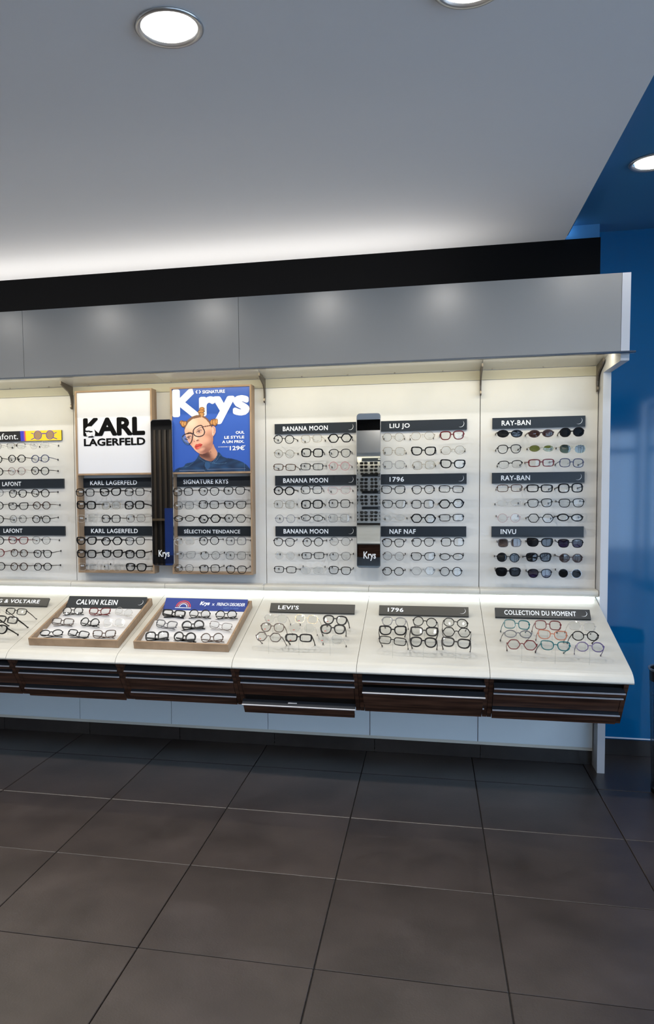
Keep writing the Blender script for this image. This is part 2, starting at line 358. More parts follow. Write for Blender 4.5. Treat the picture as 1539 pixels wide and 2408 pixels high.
# drawer cabinets
S1 = Vector((0, .158, -.222)).normalized(); N1 = Vector((0, -.222, -.158)).normalized()   # down the sloped face, out of it
P0 = Vector((0, -.806, .648))
def face(sdist, out=0): return P0 + S1 * sdist + N1 * out
ORD = ['nearest the blue wall', 'second from the blue wall', 'third from the blue wall', 'fourth from the blue wall', 'fifth from the blue wall', 'sixth from the blue wall', 'seventh from the blue wall', 'eighth from the blue wall']
openings = {(-2, 1): .030, (-3, 2): .045, (-1, 2): .004, (-1, 0): .012, (-5, 2): .008}
for k in range(-8, 0):
    cabt = empty('drawer_cabinet', (k * Mo + .3, -.45, .43)); tag(cabt, 'dark walnut drawer cabinet under the counter, ' + ORD[-k - 1], 'cabinet', 'walnut drawer cabinets')
    off = Vector((k * Mo + .3, -.45, .43))
    def B(name, m, prof, x0, x1, par=cabt, off=off): return MB().prism_x([(y - off.y, z - off.z) for y, z in prof], x0 - off.x, x1 - off.x).build(name, m, par)
    x0, x1 = k * Mo, (k + 1) * Mo
    e = .007 if k == -1 else .001
    side = [(P0.y, P0.z - .003), (face(.272).y, face(.272).z), (-.06, .435), (-.06, .80), (-.70, .664)]
    B('side_panel', WAL, side, x0 + .001, x0 + .0205); B('side_panel', WAL, side, x1 - e - .0195, x1 - e)
    body = [(q.y, q.z) for q in (face(.0, -.02), face(.272, -.02))] + [(-.08, .44), (-.08, .78), (-.70, .662)]
    B('carcass', WALIN, body, x0 + .021, x1 - e - .020)
    tot = .272
    for d, (s0, s1) in enumerate(((.030, .074), (.078, .187), (.190, .272))):
        op = openings.get((k, d), 0)
        pr = [(face(s0 + .004, op + .002)), face(s1, op + .002), face(s1, op - .017), face(s0 + .004, op - .017)]
        fr = B('drawer', WAL, [(q.y, q.z) for q in pr], x0 + .0235, x1 - e - .0225)
        # handle: a dark profile sloping out of the drawer top with a bright lip
        q0 = face(s0 + .002, op - .018); q1 = face(s0 + .004, op + .014); q2 = face(s0 + .0075, op + .015); q3 = face(s0 + .006, op - .017)
        B('handle', ALUD, [(q.y, q.z) for q in (q0, q1, q2, q3)], x0 + .022, x1 - e - .016, par=fr, off=off)
        r0, r1, r2, r3_ = face(s0 + .0035, op + .014), face(s0 + .0035, op + .019), face(s0 + .0085, op + .019), face(s0 + .0085, op + .014)
        h2 = B('handle_lip', ALU, [(q.y, q.z) for q in (r0, r1, r2, r3_)], x0 + .022, x1 - e - .014, par=fr, off=off)
    if k == -3:
        q = face(.192, .052)
        pp = MB().box(-.022, .022, -.010, .010, 0, .0012).build('price_label', PAPER); qq = face(.1935, .052) - N1 * .004; pp.location = (-1.525, qq.y + .006, qq.z + .006); pp.rotation_euler = (math.radians(8), 0, .1)
        tag(pp, 'small white paper label lying on the pulled-out bottom drawer', 'label')
# canopy
cn = empty('canopy', (-2.4, -.478, 2.15)); tag(cn, 'long grey canopy with metal lower lip above the lit display wall', 'canopy')
for a, b in ((UL, -3.06), (-3.06, -1.838), (-1.838, .0055)): q = cn.location; MB().prism_x([(y - q[1], z - q[2]) for y, z in ((-.478, 2.148), (-.486, 2.512), (-.468, 2.512), (-.460, 2.148))], a + .001 - q[0], b - .001 - q[0]).build('fascia_panel', FASC, cn)
for a, b in ((UL, -3.6), (-3.6, -2.4), (-2.4, -1.8), (-1.8, -.6), (-.6, .0055)):
    q = cn.location; MB().prism_x([(y - q[1], z - q[2]) for y, z in ((-.022, 2.158), (-.285, 2.1935), (-.285, 2.1975), (-.022, 2.162))], a + .001 - q[0], b - .001 - q[0]).build('underside_panel', CREAMG, cn)
pbox('light_housing', CREAM, cn, UL, .005, -.459, -.295, 2.205, 2.222)
pbox('tube', TUBE, cn, UL + .02, -.01, -.347, -.313, 2.196, 2.2045)
pbox('wall_shade_strip', mat('shade_band_cream', (.42, .40, .31), .5), cn, UL, .005, -.0065, -.0005, 2.106, 2.157)  # added strip, its darker cream paints the shade band below the canopy
p = cn.location
MB().prism_x([(y - p[1], z - p[2]) for y, z in [(-.478, 2.152), (-.522, 2.146), (-.524, 2.139), (-.518, 2.136), (-.460, 2.142), (-.460, 2.152)]], UL + 2.4 - .01, 2.4 + .062).build('lower_lip', mat('lip_metal', (.33, .36, .40), .18, metal=.9), cn)
scr = MB().lathe([(.0001, -.004), (.004, -.003), (.004, 0)], 8).mesh('screw', DARKM)
for i in range(18): inst('screw', scr, cn, (-4.7 + i * .26 + 2.4, .44, .0095))
bp = [(0, 2.156), (-.165, 2.170), (-.163, 2.155), (-.13, 2.140), (-.06, 2.118), (-.035, 2.100), (-.026, 2.075), (-.022, 2.05), (-.034, 2.044), (-.036, 2.030), (-.025, 2.020), (-.008, 2.020), (-.006, 2.046), (-.0005, 2.06)]
brk = MB().prism_x([(y, z - 2.157) for y, z in bp], -.004, .004).mesh('bracket', DARKM)
for x in (-.600, -1.8, -3.0, -.006, -4.2):
    o = inst('bracket', brk, None, (x, -.0005, 2.157)); tag(o, {-.6: 'dark metal hook bracket under the canopy at the seam beside the sunglasses column', -1.8: 'dark metal hook bracket under the canopy beside the blue poster frame', -3.0: 'dark metal hook bracket under the canopy beside the white poster frame', -.006: 'dark metal hook bracket in the corner by the white side panel', -4.2: 'dark metal hook bracket at the far end of the canopy'}[x], 'bracket', 'canopy brackets')
ck = MB().bar((0, 0, .004), (.002, -.004, .004), .004, .006).bar((.002, -.004, .004), (-.002, -.05, -.001), .003, .003).build('cable_hook', PAPER); ck.location = (-1.806, -.038, .9735)
tag(ck, 'tiny white hook on the ledge below the blue poster frame', 'hook')

# ------------------------------------------------------------------ banners
def crescent(par, cx, cz, y, r=.019):
    return flat('crescent', arcband(cx, cz, r - .0022, r, math.radians(52), math.radians(-125), 20, True), WHITE, par, y)
def banner(label, x0, z0, w, h, txt=None, tw=.2, tx=.046, moon=False, mtx=None, m=SIGN, shear=0, th=.027, bold=.020):
    t = empty('brand_banner', (x0, 0, z0)) if mtx is None else empty('brand_banner', mtx=mtx)
    tag(t, label, 'sign', 'dark banners')
    box('plate', m, t, 0, w, -.012, -.0005 if mtx is None else 0, 0, h)
    dj = .0055 if txt == 'LIU JO' else 0
    if txt: lettering('lettering', txt, WHITE, t, tx, tx + tw, (h - th) / 2 - dj, (h + th) / 2, -.0126, bold, shear, 1.08)
    if moon: crescent(t, w - .034, h * .56, -.0126)
    return t
ZBN = (1.840, 1.543, 1.2505)
LN = {'LA': 'beyond the white poster frame', 'BM': 'between blue poster frame and silver mirror', 'LJ': 'between the silver mirror and the sunglasses column', 'RB': 'on the wall panel by the blue wall'}
LV = ('top', 'middle', 'lowest')
for key, x0, wd, items in (('BM', -1.744, .468, (('BANANA MOON', .26, 1),) * 3), ('LJ', -1.137, .467, (('LIU JO', .111, 1), ('1796', .080, 1), ('NAF NAF', .145, 0))),
                           ('RB', -.536, .475, (('RAY-BAN', .150, 1), ('RAY-BAN', .150, 1), ('INVU', .081, 0))), ('LA', -3.533, .465, ((None, 0, 0), ('LAFONT', .13, 0), ('LAFONT', .13, 0)))):
    for i, (tx, tw, mo) in enumerate(items):
        if tx is None: continue
        banner('dark navy banner with light capitals, %s one %s' % (LV[i], LN[key]), x0, ZBN[i], wd, .0575, tx, tw, .048, bool(mo))
for key, x0, wd, items in (('A', -2.944, .472, (('KARL LAGERFELD', .303), ('KARL LAGERFELD', .303))), ('B', -2.349, .472, (('SIGNATURE KRYS', .275), ('S\u00c9LECTION TENDANCE', .344)))):
    for i, (tx, tw) in enumerate(items):
        banner('dark navy banner inside the %s poster frame, %s one' % ('white' if key == 'A' else 'blue', ('upper', 'lower')[i]), x0 + .004, ZBN[i + 1], wd - .008, .0575, tx, tw, .046)
# the coloured banner with a picture of sunglasses
t = empty('brand_banner', (-3.54, 0, 1.836)); tag(t, 'black and yellow banner with a printed pair of purple sunglasses', 'sign', 'dark banners')
box('plate', mat('banner_black', (.004, .004, .006), .4), t, 0, .464, -.012, -.0005, 0, .062)
def fr(name, x0, x1, m): flat(name, [(x0, .0), (x1, .0), (x1 - .003, .062), (x0 - .003, .062)], m, t, -.0124)
fr('blue_band', .190, .213, mat('print_blue', (.03, .03, .45), .5)); fr('purple_band', .213, .219, mat('print_purple', (.25, .05, .35), .5)); fr('orange_band', .219, .226, mat('print_orange', (.75, .10, .03), .5))
flat('yellow_field', [(.226, 0), (.464, 0), (.464, .062), (.223, .062)], mat('print_yellow', (.85, .55, .02), .5), t, -.0124)
lettering('lettering', 'lafont.', WHITE, t, .022, .172, .012, .050, -.0126, 0, 0, 1.0)
pu = mat('print_frame_purple', (.08, .04, .30), .5); bw = mat('print_lens_brown', (.30, .19, .10), .5)
for cxx in (.306, .388):
    flat('printed_lens', ell(cxx, .034, .026, .023), bw, t, -.0126)
    flat('printed_rim', arcband(cxx, .034, .024, .028, 0, 2 * math.pi, 24), pu, t, -.0128)
flat('printed_temple', [(.277, .040), (.279, .045), (.262, .050), (.258, .048)], pu, t, -.0128); flat('printed_temple', [(.417, .040), (.415, .045), (.432, .050), (.436, .048)], pu, t, -.0128)
flat('printed_bridge', [(.331, .040), (.363, .040), (.360, .046), (.334, .046)], pu, t, -.0128)
flat('printed_tip', [(.300, .020), (.262, .006), (.256, .009), (.300, .026)], pu, t, -.0125); flat('printed_tip', [(.394, .020), (.432, .006), (.438, .009), (.394, .026)], pu, t, -.0125)
# counter signs (small wedges standing on the slope)
def surf(y): return .915 + (y + .049) * .2762
def csign(label, x0, w, txt, tw, tx, moon, th=.027, m=SIGN, grey=False, h=.058):
    yb = -.302; R = Matrix.Translation((x0, yb, surf(yb) + .0022)) @ Matrix.Rotation(math.radians(-45), 4, 'X')
    t = banner(label, 0, 0, w, h, txt, tw, tx, moon, R, m, 0, th)
    for sx in (.06, w - .06): MB().prism_x([(.0005, .018), (.0005, .048), (.046, .003), (.03, .002)], sx - .004, sx + .004).build('foot', CREAM, t)
    return t
SG = mat('banner_charcoal', (.030, .031, .033), .33)
csign('charcoal counter sign standing third from the blue wall', -1.722, .463, "LEVI'S", .114, .045, False, m=SG)
csign('charcoal counter sign with crescent standing second from the blue wall', -1.130, .462, '1796', .082, .046, True, m=SG)
csign('charcoal counter sign with long white title beside the blue wall', -.536, .462, 'COLLECTION DU MOMENT', .348, .046, True, th=.030)
csign('charcoal counter sign at the picture edge beyond the oak trays', -3.512, .463, 'ZADIG & VOLTAIRE', .365, .045, False, m=SG)

# ------------------------------------------------------------------ oak frames with posters
ZD = 1.627
def oakframe(cx, label, name_):
    t = empty('poster_rack', (cx, 0, 1.030)); tag(t, label, 'display frame', 'oak display frames')
    w, h, d, s = .243, 1.090, .085, .010
    for sx in (-1, 1): box('side_board', OAKV, t, *sorted((sx * w, sx * (w - s))), -d, -.0005, 0, h)
    box('bottom_board', OAK, t, -w + s, w - s, -d, -.0005, 0, s); box('top_board', OAK, t, -w + s, w - s, -d, -.0005, h - s, h)
    box('cross_bar', OAK, t, -w + s, w - s, -d, -.0005, ZD - 1.03 - s, ZD - 1.03)
    return t
fa = oakframe(-2.706, 'tall oak frame holding the white lettered poster above its racks', 'a')
fb = oakframe(-2.107, 'tall oak frame holding the blue portrait poster above its racks', 'b')
PW, PZ0, PZ1 = .2325, ZD, 2.110
# white poster
pa = empty('poster', (-2.706, -.079, PZ0)); tag(pa, 'white poster with heavy black two-line lettering in an oak frame', 'poster')
H = PZ1 - PZ0
box('sheet', mat('poster_white', (.64, .65, .71), .35), pa, -PW, PW, 0, .004, .0005, H - .0005)
KB = mat('poster_black', (.002, .002, .0025), .8, spec=.1)
def A(X, Y):                       # zoomed-picture coordinates -> poster plane (white poster)
    t_ = (Y - 240) / (965 - 240); l = 678 + 37 * t_; r = 1345 + 10 * t_; tt = (Y - (250 - 25 * (X - l) / (r - l))) / (740 - 8 * (X - l) / (r - l))
    return (-PW + 2 * PW * (X - l) / (r - l), H * (1 - tt))
kx0, kz0 = A(752, 648); kx1, _q = A(1298, 468); kz1 = A(760, 480)[1]
lettering('lettering', 'KARL', KB, pa, kx0, kx1, kz0 + .001, kz1, -.0012, .045, 0, 1.0)
kx0, kz0 = A(760, 738); kx1, _q = A(1302, 655); kz1 = A(770, 667)[1]
lettering('lettering', 'LAGERFELD', KB, pa, kx0, kx1, kz0 + .001, kz1, -.0012, .035, 0, 1.0)
PWH = mat('poster_white_print', (.64, .65, .71), .35)
for nm, pts in (('emblem_hair', [(772, 600), (770, 575), (790, 556), (815, 553), (835, 560), (850, 582), (858, 610), (855, 640), (842, 648), (835, 640), (832, 605), (800, 590)]),
                ('emblem_face', [(775, 595), (832, 597), (834, 622), (822, 640), (818, 655), (795, 655), (790, 640), (778, 636), (780, 622), (768, 612)])):
    flat(nm, [A(*q) for q in pts], PWH, pa, -.0024)
for nm, pts in (('emblem_spectacles', [(768, 592), (835, 596), (835, 606), (812, 610), (800, 604), (785, 608), (768, 604)]), ('emblem_collar', [(800, 645), (840, 640), (848, 652), (796, 655)])):
    flat(nm, [A(*q) for q in pts], KB, pa, -.0030)
# blue poster
pb = empty('poster', (-2.107, -.079, PZ0)); tag(pb, 'blue poster printed with a bespectacled portrait and large white lettering', 'poster')
# background print with its own printed gradient
def vcol(name, col_attr='Col', rough=.35):
    m = bpy.data.materials.new(name); m.use_nodes = True; nt = m.node_tree; a = nt.nodes.new('ShaderNodeAttribute'); a.attribute_name = col_attr
    b = nt.nodes['Principled BSDF']; nt.links.new(a.outputs['Color'], b.inputs['Base Color']); b.inputs['Roughness'].default_value = rough; return m
VC = vcol('poster_print')
box('sheet', mat('poster_blue', (.030, .095, .42), .32), pb, -PW, PW, 0, .004, .0005, H - .0005)
def Bp(X, Y):
    l = 270 + 35 * (Y - 240) / 860; r = 1090 + 23 * (Y - 240) / 860; u = (X - l) / (r - l)
    yt = 243 - 28 * u; yb = 1105 - 5 * u; return (-PW + 2 * PW * u, H * (1 - (Y - yt) / (yb - yt)))
def Binv(u, v):                    # poster fractions (v down) -> zoomed-picture coordinates, vectorised
    Y = (243 - 28 * u) * (1 - v) + (1105 - 5 * u) * v; l = 270 + 35 * (Y - 240) / 860; r = 1090 + 23 * (Y - 240) / 860
    return l + (r - l) * u, Y
PW1 = mat('poster_text_white', (.90, .91, .95), .35)
def bt(body, x0, x1, yt, yb, bold=.02, shear=0, sp=1.0, m=PW1):
    a = Bp(x0, yb); b = Bp(x1, yt); return lettering('lettering', body, m, pb, a[0], min(b[0], PW - .001), a[1], b[1], -.0010, bold, shear, sp)
a = Bp(274, 300); b = Bp(1104, 300); lettering('lettering', 'Krys', PW1, pb, a[0], PW - .001, Bp(800, 606)[1], Bp(330, 245)[1], -.0010, .045, 0, 1.0)
flat('text_backing', [Bp(490, 236), Bp(845, 226), Bp(845, 284), Bp(508, 296)], mat('poster_blue', (0, 0, 0)), pb, -.0018)
a = Bp(598, 290); b = Bp(833, 248); lettering('lettering', 'SIGNATURE', PW1, pb, a[0], b[0], a[1], b[1], -.0021, .02, 0, 1.0)
for s_, cx_ in ((1, 540), (-1, 566)):
    flat('emblem', [Bp(cx_ - s_ * 16, 271), Bp(cx_, 252), Bp(cx_ + 6 * s_, 258), Bp(cx_ - 5 * s_, 271), Bp(cx_ + 6 * s_, 284), Bp(cx_, 291)], PW1, pb, -.0024)
bt('OUI,', 955, 1042, 678, 712, .03); bt('LE STYLE', 838, 1043, 727, 760, .03); bt('A UN PRIX.', 816, 1043, 774, 806, .03)
bt('129\u20ac', 897, 1048, 830, 880, .02); bt('LA MONTURE \u00c0', 776, 888, 836, 848, .02); bt('*', 1047, 1056, 826, 838)
flat('small_print', [Bp(372, 1082), Bp(640, 1082), Bp(640, 1090), Bp(372, 1090)], mat('faint_print', (.10, .14, .24), .5), pb, -.0038)
flat('small_print', [Bp(665, 1074), Bp(1065, 1070), Bp(1065, 1074), Bp(665, 1080)], mat('faint_print', (0, 0, 0)), pb, -.0038)
# printed portrait, painted on a fine grid
NU, NV = 236, 244
us, vs = np.meshgrid((np.arange(NU) + .5) / NU, (np.arange(NV) + .5) / NV); X, Y = Binv(us, vs)
def pip(P):
    ins = np.zeros(X.shape, bool); n = len(P)
    for i in range(n):
        x1, y1 = P[i]; x2, y2 = P[(i + 1) % n]
        if y1 == y2: continue
        c = ((Y < y1) != (Y < y2)) & (X < (x2 - x1) * (Y - y1) / (y2 - y1) + x1); ins ^= c
    return ins
def smooth(P, n=2):
    for _ in range(n):
        Q = []
        for i in range(len(P)):
            a, b = P[i], P[(i + 1) % len(P)]; Q += [(.75 * a[0] + .25 * b[0], .75 * a[1] + .25 * b[1]), (.25 * a[0] + .75 * b[0], .25 * a[1] + .75 * b[1])]
        P = Q
    return P
def seg(P, wd):
    d = np.full(X.shape, 1e9)
    for a, b in zip(P[:-1], P[1:]):
        ax, ay = a; dx, dy = b[0] - ax, b[1] - ay; t_ = np.clip(((X - ax) * dx + (Y - ay) * dy) / (dx * dx + dy * dy + 1e-9), 0, 1)
        d = np.minimum(d, np.hypot(X - ax - t_ * dx, Y - ay - t_ * dy))
    return d < wd / 2
def blob(cx, cy, rx, ry, rot=0):
    c, s = math.cos(math.radians(rot)), math.sin(math.radians(rot)); a = (X - cx) * c + (Y - cy) * s; b = -(X - cx) * s + (Y - cy) * c
    return np.clip(1 - ((a / rx) ** 2 + (b / ry) ** 2), 0, 1)
RGB = np.zeros((NV, NU, 3)) + np.array((50, 88, 172)) / 255.; MK = np.zeros((NV, NU), bool)
def paint(m, c, k=1.0):
    kk = (m.astype(float) * k)[..., None]; RGB[:] = RGB * (1 - kk) + (np.array(c) / 255.0) * kk
    if m.dtype == bool: MK[m] = True
def tint(b, c, k, inside):
    kk = (b * inside * k)[..., None]; RGB[:] = RGB * (1 - kk) + (np.array(c) / 255.0) * kk
# shirt
sh = pip(smooth([(305, 1112), (345, 1062), (420, 1048), (436, 1012), (520, 1000), (556, 965), (572, 922), (600, 940), (660, 985), (720, 1000), (750, 960), (772, 893), (792, 905), (832, 955), (950, 970), (1060, 1015), (1116, 1085), (1120, 1115), (305, 1115)], 1))
paint(sh, (24, 52, 86)); nz = np.sin(X * .11 + np.sin(Y * .07) * 2) * np.sin(Y * .13 + X * .03); nz = np.sin(X * .031 + np.sin(Y * .05) * 1.5) * np.sin(Y * .045 + X * .012); tint(np.clip(nz, 0, 1), (44, 82, 122), .5, sh); tint(np.clip(-nz, 0, 1), (12, 30, 56), .6, sh)
for P in ([(772, 897), (765, 950), (720, 1010)], [(800, 925), (760, 985), (735, 1010)], [(520, 1005), (470, 1040), (430, 1050)], [(640, 1000), (660, 1060), (640, 1100)], [(690, 1005), (790, 1020), (870, 1010)], [(1050, 1015), (1052, 1100)], [(580, 960), (640, 1000)]): paint(seg(P, 4), (120, 160, 195), .45)
paint(pip(smooth([(635, 1000), (690, 998), (700, 1050), (670, 1080), (640, 1050)], 2)), (40, 78, 120)); paint(seg([(640, 1000), (632, 1045), (650, 1085)], 6), (8, 20, 40), .8)
# neck and face
nk = pip(smooth([(575, 915), (600, 905), (700, 880), (722, 800), (740, 850), (772, 900), (765, 940), (718, 998), (660, 985), (590, 950)], 1)); paint(nk, (176, 124, 102))
tint(blob(640, 925, 110, 50, 15), (92, 55, 48), 1.1, nk); tint(blob(740, 900, 60, 90), (205, 150, 122), .8, nk); tint(blob(715, 985, 70, 30), (120, 78, 66), .8, nk)
face_ = pip(smooth([(415, 655), (424, 600), (450, 560), (490, 528), (545, 510), (600, 512), (650, 540), (688, 585), (712, 625), (720, 690), (722, 760), (718, 830), (700, 870), (655, 905), (618, 918), (580, 912), (540, 885), (508, 845), (472, 805), (445, 765), (424, 705)], 1))
paint(face_, (222, 168, 142)); tint(blob(480, 600, 90, 80), (240, 196, 172), .9, face_); tint(blob(690, 800, 90, 150), (168, 112, 92), .95, face_); tint(blob(650, 890, 110, 60, 20), (140, 88, 76), .9, face_)
tint(blob(640, 770, 70, 55), (230, 172, 146), .8, face_); tint(blob(480, 790, 40, 50), (190, 130, 108), .7, face_); tint(blob(540, 740, 26, 60, -25), (242, 200, 178), .8, face_); tint(blob(600, 870, 50, 24, -20), (226, 170, 145), .8, face_)
hair = face_ & pip([(400, 660), (418, 560), (500, 480), (620, 490), (700, 560), (735, 640), (700, 640), (672, 590), (640, 556), (600, 532), (556, 540), (500, 552), (458, 585), (432, 630), (420, 660)])
paint(hair, (122, 88, 66)); paint(hair & (np.sin((X - 590) * .35 + (Y - 520) * .5) > .3), (78, 54, 42), .6)
ear = pip(smooth([(700, 640), (725, 622), (745, 645), (748, 690), (736, 715), (722, 735), (706, 700)], 2)); paint(ear, (214, 160, 138)); paint(seg([(722, 640), (737, 665), (728, 700)], 5), (150, 95, 80), .7); paint(seg([(718, 650), (716, 720)], 4), (235, 225, 215), .8)
# hair buns
for parts in (((597, 448, 28, 20, 0), (590, 474, 38, 19, -8), (594, 500, 32, 17, 6), (598, 520, 22, 10, 0)), ((386, 590, 22, 26, -30), (402, 603, 26, 34, -15), (420, 600, 16, 30, 10)), ((710, 585, 26, 32, 20), (735, 588, 30, 38, -10), (752, 580, 16, 32, 0))):
    for cx_, cy_, rx, ry, ro in parts:
        b_ = blob(cx_, cy_, rx, ry, ro); mk = b_ > 0; paint(mk, (70, 38, 22)); tint(np.clip(b_ * 1.6, 0, 1), (222, 160, 92), 1, mk); tint(np.clip(np.sin((X * .5 + Y) * .42), 0, 1), (84, 46, 26), .75, mk)
# brows, eyes, nose, lips
for P in ([(438, 705), (462, 690), (496, 694)], [(548, 668), (580, 642), (612, 640)]): paint(seg(P, 7), (88, 56, 44), .8)
for cx_, cy_ in ((466, 744), (574, 682)):
    e_ = blob(cx_, cy_, 27, 11, -24) > 0; paint(e_, (225, 205, 198)); paint(blob(cx_ - 2, cy_, 11, 11) > 0, (52, 34, 28)); paint(seg([(cx_ - 28, cy_ + 8), (cx_ - 6, cy_ - 13), (cx_ + 26, cy_ - 14)], 6), (40, 24, 22), .9); tint(blob(cx_, cy_, 44, 30, -24), (120, 74, 62), .45, face_)
tint(blob(560, 775, 20, 12, -15), (150, 92, 78), .9, face_); paint(seg([(520, 780), (528, 788)], 6), (110, 62, 54), .7); paint(seg([(548, 776), (566, 768)], 6), (96, 52, 46), .8); paint(seg([(515, 710), (506, 760), (522, 782)], 4), (180, 122, 102), .6)
lp_ = pip(smooth([(526, 836), (545, 812), (562, 814), (580, 806), (612, 812), (608, 826), (594, 848), (562, 870), (538, 866)], 1)); paint(lp_, (196, 72, 62)); paint(seg([(530, 842), (560, 838), (606, 820)], 5), (110, 34, 34), .85); tint(blob(575, 850, 30, 12, -20), (228, 120, 104), .8, lp_)
# printed spectacles
L1 = [(510, 665), (540, 634), (596, 612), (608, 640), (634, 682), (622, 722), (570, 738), (528, 726), (510, 700)]; L2 = [(392, 738), (424, 706), (502, 698), (506, 735), (494, 795), (466, 816), (430, 800), (404, 770)]
for L in (L1, L2): paint(pip(smooth(L, 2)), (232, 196, 180), .22)
for L in (L1, L2): S_ = smooth(L, 2); paint(seg(S_ + [S_[0]], 11), (38, 26, 34))
paint(seg([(392, 738), (408, 775), (440, 810), (466, 816)], 9), (70, 100, 140)); paint(seg([(500, 706), (516, 688)], 10), (38, 26, 34)); paint(seg([(612, 634), (700, 618)], 9), (70, 40, 34)); paint(seg([(425, 758), (450, 765)], 8), (38, 26, 34))
paint(seg([(698, 893), (700, 897)], 8), (110, 70, 60))
lin = np.where(RGB <= .04045, RGB / 12.92, ((RGB + .055) / 1.055) ** 2.4)
gx = np.linspace(-PW, PW, NU + 1); gz = np.linspace(H, 0, NV + 1); vid = -np.ones((NV + 1, NU + 1), int); V = []; Fc = []; CL = []
for j in range(NV):
    for i in range(NU):
        if MK[j, i]:
            q = []
            for (jj, ii) in ((j, i), (j + 1, i), (j + 1, i + 1), (j, i + 1)):
                if vid[jj, ii] < 0: vid[jj, ii] = len(V); V.append((gx[ii], -.0032, gz[jj]))
                q.append(int(vid[jj, ii]))
            Fc.append(q); CL.append(lin[j, i])
me = bpy.data.meshes.new('printed_portrait'); me.from_pydata(V, [], Fc); at = me.attributes.new('Col', 'FLOAT_COLOR', 'FACE')
at.data.foreach_set('color', np.c_[np.array(CL), np.ones(len(CL))].astype(np.float32).ravel()); me.materials.append(VC)
link(bpy.data.objects.new('printed_portrait', me), pb)

# ------------------------------------------------------------------ mirrors
def rrect(w, z0, z1, r, n=5):
    P = []
    for cx_, cz_, a0 in ((w / 2 - r, z0 + r, -90), (w / 2 - r, z1 - r, 0), (-w / 2 + r, z1 - r, 90), (-w / 2 + r, z0 + r, 180)):
        for i in range(n + 1): a = math.radians(a0 + 90 * i / n); P.append((cx_ + r * math.cos(a), cz_ + r * math.sin(a)))
    return P
for x, rz, rx, lab in ((-1.199, 0, 0, 'tall narrow silver-edged mirror reflecting bright racks, between two banner columns'), (-2.40, 0, 0, 'tall narrow dark mirror hanging between the two oak poster frames')):
    t = empty('mirror', (x, -.105, 1.080)); t.rotation_euler = (rx, 0, rz); tag(t, lab, 'mirror', 'tall wall mirrors')
    MB().prism_y(rrect(.132, 0, .855, .018), 0, .012).build('frame', SILV, t)
    MB().quadface(*[(a, -.0006, b) for a, b in rrect(.127, .003, .852, .016)]).build('mirror_glass', MIRR, t)
    lettering('etched_lettering', 'Krys', mat('etched_white', (.62, .64, .66), .6), t, -.028, .040, .040, .092, -.0014, .02)
    flat('etched_band', [(-.0630, .012), (.0630, .012), (.0630, .062), (-.0630, .062)], glassmat('etched_tint', (.55, .56, .58), .2, .02), t, -.0010)
    for zz in (.2, .65): box('wall_post', SILV, t, -.012, .012, .012, .1045, zz, zz + .024)

# ------------------------------------------------------------------ spectacles
COLR = {'k': (.004, .004, .005), 't': (.045, .018, .008), 'g': (.30, .24, .15), 's': (.42, .42, .44), 'c': (.50, .47, .43), 'p': (.46, .24, .25), 'b': (.04, .07, .25), 'n': (.03, .04, .10),
        'u': (.032, .013, .009), 'r': (.11, .008, .010), 'e': (.0, .09, .10), 'v': (.065, .045, .14), 'o': (.36, .12, .065), 'y': (.10, .10, .11)}
CN = {'k': 'black', 't': 'tortoiseshell', 'g': 'thin gold', 's': 'silver', 'c': 'clear', 'p': 'pale pink', 'b': 'blue', 'n': 'dark navy', 'u': 'dark brown', 'r': 'dark red', 'e': 'teal', 'v': 'violet', 'o': 'peach orange', 'y': 'grey'}
SN = {'R': 'round', 'P': 'rounded', 'S': 'squarish', 'T': 'rectangular', 'C': 'cat-eye', 'H': 'hexagonal', 'O': 'oval', 'A': 'aviator', 'B': 'browline', 'G': 'octagonal', 'W': 'flared'}
def fm(c, w_):
    if c == 'c': return mat('frame_clear', COLR['c'], .15, alpha=.45)
    if c == 'p' : return mat('frame_pink', COLR['p'], .2, alpha=.75)
    if c in 'gs' : return mat('frame_metal_' + c, COLR[c], .25, metal=.85)
    return mat('frame_' + c, COLR[c], .3, spec=.12 if c == 'k' else .3)
LENS = {'clear': glassmat('lens_clear', (.90, .915, .92), 0, .02), 'dark': glassmat('lens_dark', (.012, .014, .018), 0, .02), 'brown': glassmat('lens_brown', (.06, .03, .025), 0, .05),
        'green': glassmat('lens_green', (.20, .24, .06), 0, .05), 'grad': glassmat('lens_gradient', (.12, .20, .19), 0, .05, (.02, .04, .05)), 'purple': glassmat('lens_purple', (.05, .03, .10), 0, .05, (.015, .01, .03)), 'rose': glassmat('lens_smoke', (.16, .11, .10), 0, .05, (.04, .03, .03))}
LENSN = {'dark': 'dark', 'brown': 'brown', 'green': 'olive', 'grad': 'green-grey', 'purple': 'purple-black', 'rose': 'smoky'}
